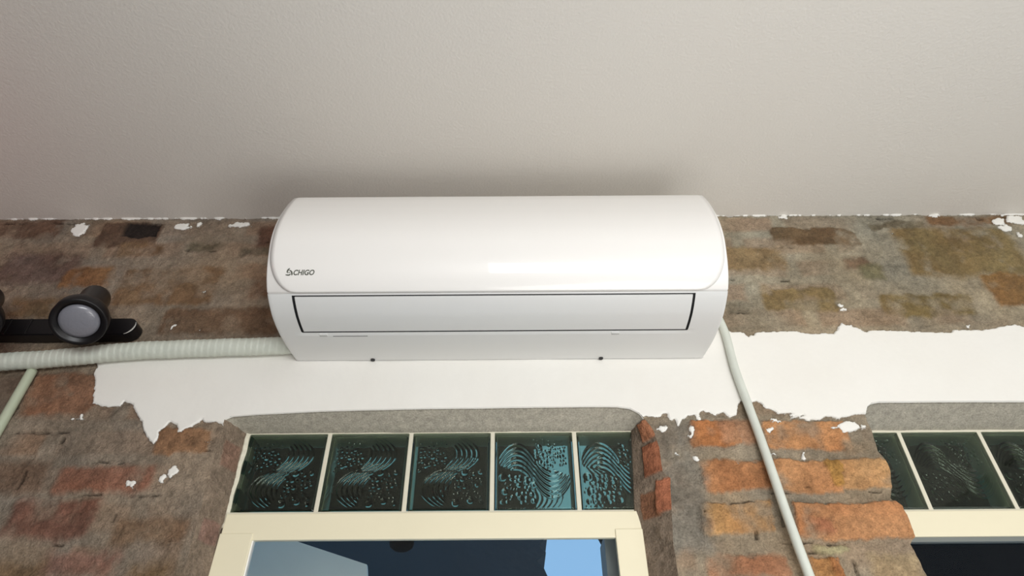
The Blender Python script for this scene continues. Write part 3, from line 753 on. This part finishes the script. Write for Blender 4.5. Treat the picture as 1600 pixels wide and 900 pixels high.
# ------------------------------------------------------------------ pipes
def tube(name, pts, rad, mat, nseg=20, ridge=0.0, pitch=.02, sub=8, caps=True, seed=0):
    pts = [Vector(p) for p in pts]
    # Catmull-Rom
    C_ = []
    for i in range(len(pts)-1):
        p0 = pts[max(0, i-1)]; p1 = pts[i]; p2 = pts[i+1]; p3 = pts[min(len(pts)-1, i+2)]
        for k in range(sub):
            t = k/sub
            C_.append(.5*((2*p1)+(-p0+p2)*t+(2*p0-5*p1+4*p2-p3)*t*t+(-p0+3*p1-3*p2+p3)*t**3))
    C_.append(pts[-1])
    V = []; F = []; L = 0; ref = Vector((0, 1, 0)); rg = np.random.RandomState(seed)
    for i, c in enumerate(C_):
        T_ = (C_[min(i+1, len(C_)-1)]-C_[max(i-1, 0)]).normalized(); s = ref.cross(T_).normalized(); q = T_.cross(s)
        if i: L += (c-C_[i-1]).length
        r = rad if not callable(rad) else rad(i/(len(C_)-1))
        for k in range(nseg):
            a = 2*math.pi*k/nseg; rr = r
            if ridge:
                ph = (L/pitch+.35*math.sin(a)+.15*math.sin(L*37)) % 1.0
                rr = r+ridge*(ph-.5)+ridge*.6*math.sin(L*61+a)*.5
            V.append(c+s*math.cos(a)*rr+q*math.sin(a)*rr)
    n = len(C_)
    for i in range(n-1):
        for k in range(nseg): F.append((i*nseg+k, i*nseg+(k+1) % nseg, (i+1)*nseg+(k+1) % nseg, (i+1)*nseg+k))
    F.append(tuple(range(nseg))[::-1]); F.append(tuple((n-1)*nseg+k for k in range(nseg)))
    me = pydata(name, V, F); bm = bmesh.new(); bm.from_mesh(me); bmesh.ops.recalc_face_normals(bm, faces=bm.faces); bm.to_mesh(me); bm.free()
    return link(name, me, mat, smooth=True)
m_tape = new_mat('pale wrapping tape', lin(208, 212, 200), .6, bump=.0012, scale=60, var=.08, vscale=30)
m_pipe = new_mat('white plastic pipe', lin(214, 218, 208), .4, bump=.0006, scale=60, var=.10, vscale=25)
m_pipe2 = new_mat('pale green pipe', lin(186, 194, 170), .5, bump=.0006, scale=50, var=.10, vscale=25)
yp = YF-.031
pts = [at(x, y, yp) for x, y in ((-350, 587), (-200, 578), (-60, 569), (60, 562), (120, 557), (200, 549), (300, 544.5), (380, 542), (440, 540))]
pts.append(at(470, 535, yp))
tag(tube('insulated_pipe', pts, .0225, m_tape, 24, .0015, .017, 60), 'thick pale tape-wrapped pipe bundle running left from the air conditioner along the wall', 'pipe')
q0 = at(49, 574, YF-.015); 
tag(tube('conduit_pipe', [at(51, 578, YF-.014), at(22, 628, YF-.014), at(-8, 680, YF-.014), at(-60, 770, YF-.014), at(-160, 950, YF-.014)], .0115, m_pipe2, 16), 'short pale green conduit going down the brick from under the wrapped pipe', 'pipe')
yd = YF-.016
tag(tube('drain_pipe', [at(1118, 488, YF-.012), at(1133, 520, YF-.014), at(1148, 575, yd), at(1168, 630, yd), at(1190, 690, YF-.02), at(1209, 745, YF-.026), at(1229, 803, YF-.026), at(1260, 888, YF-.026), at(1300, 990, YF-.026)], .0102, m_pipe, 18), 'thin white drain pipe slanting down from the air conditioner across the orange brick pier', 'pipe')

# ------------------------------------------------------------------ spotlight bar
m_blk = new_mat('black metal', lin(22, 20, 22), .35, spec=.4)
m_lens = new_mat('frosted lens', lin(128, 128, 136), .25, bump=.0008, scale=120, coat=.5)
m_rim = new_mat('pale rim', lin(190, 188, 182), .6)
barL, barR = at(-300, 512, YF-.03), at(214, 509, YF-.03)
bz0 = float(at(150, 522.5, YF-.04)[2]); bz1 = float(at(150, 497, YF-.04)[2])
sb = empty('spotlight_bar', (float(barL[0]), YF-.004, bz0), 'black spotlight bar on the brick wall with two round swivel heads, rounded right end', 'spotlight')
def stadium(x0, x1, z0, z1, ya, yb, mat, name):
    r = (z1-z0)/2; zc_ = (z0+z1)/2; out = []
    for k in range(17): a = -math.pi/2+math.pi*k/16; out.append((x1-r+r*math.cos(a), zc_+r*math.sin(a)))
    for k in range(17): a = math.pi/2+math.pi*k/16; out.append((x0+r+r*math.cos(a), zc_+r*math.sin(a)))
    bm = bmesh.new(); f = [bm.verts.new((a, ya, c)) for a, c in out]; bk = [bm.verts.new((a, yb, c)) for a, c in out]
    bm.faces.new(f); bm.faces.new(bk[::-1]); n = len(f)
    for k in range(n): bm.faces.new((f[k], bk[k], bk[(k+1) % n], f[(k+1) % n]))
    bmesh.ops.recalc_face_normals(bm, faces=bm.faces)
    es = [e for e in bm.edges if all(abs(v_.co.y-ya) < 1e-6 for v_ in e.verts)]
    bmesh.ops.bevel(bm, geom=es, offset=.0025, segments=2, affect='EDGES')
    me = bpy.data.meshes.new(name); bm.to_mesh(me); bm.free(); return place(link(name, me, mat), sb)
xr_ = float(at(212, 510, YF-.04)[0]); xl_ = float(at(-330, 512, YF-.04)[0])
stadium(xl_, xr_, bz0, bz1, YF-.040, YF-.006, m_blk, 'bar')
# pale crescent on the rounded end
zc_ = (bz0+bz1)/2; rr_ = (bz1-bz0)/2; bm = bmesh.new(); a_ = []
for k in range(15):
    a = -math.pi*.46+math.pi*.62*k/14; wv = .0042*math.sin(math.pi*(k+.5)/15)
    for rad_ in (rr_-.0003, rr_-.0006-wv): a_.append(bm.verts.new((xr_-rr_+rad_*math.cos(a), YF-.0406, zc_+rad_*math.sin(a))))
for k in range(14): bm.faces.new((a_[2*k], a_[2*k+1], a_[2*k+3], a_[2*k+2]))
me = bpy.data.meshes.new('pale_end'); bm.to_mesh(me); bm.free(); o = place(link('pale_end', me, m_rim), sb); o['label'] = 'pale crescent on the bar end'
for px in (44, 12):
    p = at(px, 510, YF-.04)
    o = part_box('clamp', (p[0]-.0035, YF-.0425, bz0+.002), (p[0]+.0035, YF-.006, bz1-.002), m_blk, sb, .001)
def lathe(name, prof_, mat, mw, seg=48):
    V = []; F = []
    for r, h in prof_:
        for k in range(seg): a = 2*math.pi*k/seg; V.append(mw @ Vector((r*math.cos(a), r*math.sin(a), h)))
    n = len(prof_)
    for j in range(n-1):
        for k in range(seg): F.append((j*seg+k, j*seg+(k+1) % seg, (j+1)*seg+(k+1) % seg, (j+1)*seg+k))
    F.append(tuple(range(seg))[::-1]); F.append(tuple((n-1)*seg+k for k in range(seg)))
    me = pydata(name, V, F); bm = bmesh.new(); bm.from_mesh(me); bmesh.ops.recalc_face_normals(bm, faces=bm.faces); bm.to_mesh(me); bm.free()
    o = link(name, me, mat); me.polygons.foreach_set('use_smooth', [len(p.vertices) == 4 for p in me.polygons]); return o
def head(dpx):
    # lamp can: mouth towards the room and down, back end up and to the right
    mouth = Vector(at(122+dpx, 504, YF-.165)); back = Vector(at(150+dpx, 465, YF-.095))
    ax = (mouth-back).normalized(); L_ = (mouth-back).length
    rot = ax.to_track_quat('Z', 'Y').to_matrix().to_4x4()
    mw = Matrix.Translation(back) @ rot
    rm = .0600; rb = .0345
    h = lathe('lamp_head', [(.004, -.016), (rb*.7, -.012), (rb*.95, -.004), (rb, .008), (rb*1.02, L_*.45), (rb*1.15, L_*.55), (rm*.93, L_*.72), (rm, L_*.80), (rm, L_-.001), (rm-.002, L_), (rm-.010, L_), (rm-.0135, L_-.010), (.002, L_-.012)], m_blk, mw)
    place(h, sb)
    l = lathe('lens', [(rm-.0155, L_-.0125), (rm-.018, L_-.006), (rm-.026, L_-.002), (.018, L_+.0015), (.006, L_+.002), (.001, L_+.002)], m_lens, mw)
    place(l, sb); l.parent = h; l.matrix_parent_inverse = h.matrix_basis.inverted() if False else Matrix.Translation(-Vector(sb.location)); l.matrix_parent_inverse = Matrix.Identity(4)
    # swivel arm from the bar
    js = Vector(at(166+dpx, 503, YF-.045)); je = back+ax*.035
    t = tube('swivel_arm', [js+Vector((0, .012, 0)), js, (js+je)/2+Vector((.004, -.004, 0)), je], .010, m_blk, 14); place(t, sb)
    k = lathe('joint_knob', [(.001, -.004), (.008, -.004), (.009, .0), (.008, .006), (.001, .006)], m_blk, Matrix.Translation(js+Vector((.006, -.008, .004))) @ Matrix.Rotation(math.pi/2, 4, 'X'), 20); place(k, sb)
head(0); head(-168)

# ------------------------------------------------------------------ what shows through the lower pane
m_slate = new_mat('dark slate render', lin(40, 48, 52), .9, bump=.01, scale=6, var=.35, vscale=2.2)
m_night = new_mat('black outer wall', lin(8, 9, 12), 1.0, spec=.1)
m_pale = new_mat('pale awning cloth', lin(242, 240, 228), .8, var=.06, vscale=3)
m_out = new_mat('grey outer trim', lin(150, 152, 150), .7)
YO = 5.0
def xo_(px, py, Y): return float(at(px, py, Y)[0])
rng = np.random.RandomState(5)
def ragged_wall(name, x0, x1, z0, z1, Y, side, label, cat, thick=.4):
    """a rough-edged outer wall; side=+1 ragged at x1, -1 ragged at x0"""
    bm = bmesh.new(); n = 90; fr = []; bk = []
    for k in range(n+1):
        z = z0+(z1-z0)*k/n; a = .02*rng.randn()
        xa__, xb__ = (x0, x1+a) if side > 0 else (x0+a, x1)
        fr.append((bm.verts.new((xa__, Y, z)), bm.verts.new((xb__, Y, z)))); bk.append((bm.verts.new((xa__, Y+thick, z)), bm.verts.new((xb__, Y+thick, z))))
    for k in range(n):
        bm.faces.new((fr[k][0], fr[k][1], fr[k+1][1], fr[k+1][0])); bm.faces.new((bk[k][0], bk[k+1][0], bk[k+1][1], bk[k][1]))
        bm.faces.new((fr[k][1], bk[k][1], bk[k+1][1], fr[k+1][1])); bm.faces.new((fr[k][0], fr[k+1][0], bk[k+1][0], bk[k][0]))
    bm.faces.new((fr[0][0], bk[0][0], bk[0][1], fr[0][1])); bm.faces.new((fr[n][0], fr[n][1], bk[n][1], bk[n][0]))
    bmesh.ops.recalc_face_normals(bm, faces=bm.faces)
    me = bpy.data.meshes.new(name); bm.to_mesh(me); bm.free(); return tag(link(name, me, m_slate if side > 0 else m_night), label, cat)
ragged_wall('neighbouring_wall', -7.0, xo_(850, 870, YO), -1, 4.25, YO, 1, 'dark slate-blue rough outer wall seen through the lower pane, left of the sky', 'wall')
ragged_wall('neighbouring_wall', xo_(948, 870, YO), 9.0, -1, 6.4, YO, -1, 'dark outer wall at the right end of the lower pane and behind the right window', 'wall')
# pale awning behind the left part of the pane
ya_ = 2.3
A = [at(372, 847, ya_), at(455, 843, ya_), at(573, 882, ya_), at(577, 960, ya_), at(350, 960, ya_)]
bm = bmesh.new(); f = [bm.verts.new(tuple(p)) for p in A]; bk = [bm.verts.new((p[0], p[1]+.02, p[2])) for p in A]
bm.faces.new(f); bm.faces.new(bk[::-1])
for k in range(5): bm.faces.new((f[k], bk[k], bk[(k+1) % 5], f[(k+1) % 5]))
bmesh.ops.recalc_face_normals(bm, faces=bm.faces); me = bpy.data.meshes.new('awning_panel'); bm.to_mesh(me); bm.free()
tag(link('awning_panel', me, m_pale), 'pale grey-green slanting panel outside, behind the left part of the lower pane', 'panel')
# round black lamp outside
m_black = new_mat('matt black', lin(8, 8, 10), .9, spec=.1)
c = Vector(at(628, 846, 2.1))
root = empty('outdoor_lamp', c, 'small round black lamp hanging outside just under the transom rail', 'lamp')
o = lathe('lamp_shade', [(.004, .05), (.016, .048), (.02, .03), (.034, .012), (.040, -.004), (.036, -.018), (.022, -.028), (.002, -.030)], m_black, Matrix.Translation(c), 32); place(o, root)
o = tube('lamp_arm', [c+Vector((0, 0, .045)), c+Vector((0, 0, 1.2)), c+Vector((0, .08, 1.42)), c+Vector((0, .6, 1.5)), Vector((c.x, YO+.03, c.z+1.5))], .008, m_blk, 10); place(o, root)
box('trim_1', (float(at(944, 870, YG+.10)[0]), YG+.075, .02), (float(at(944, 870, YG+.10)[0])+.25, YG+.16, ybot+.03), m_out, .002, structure=True)
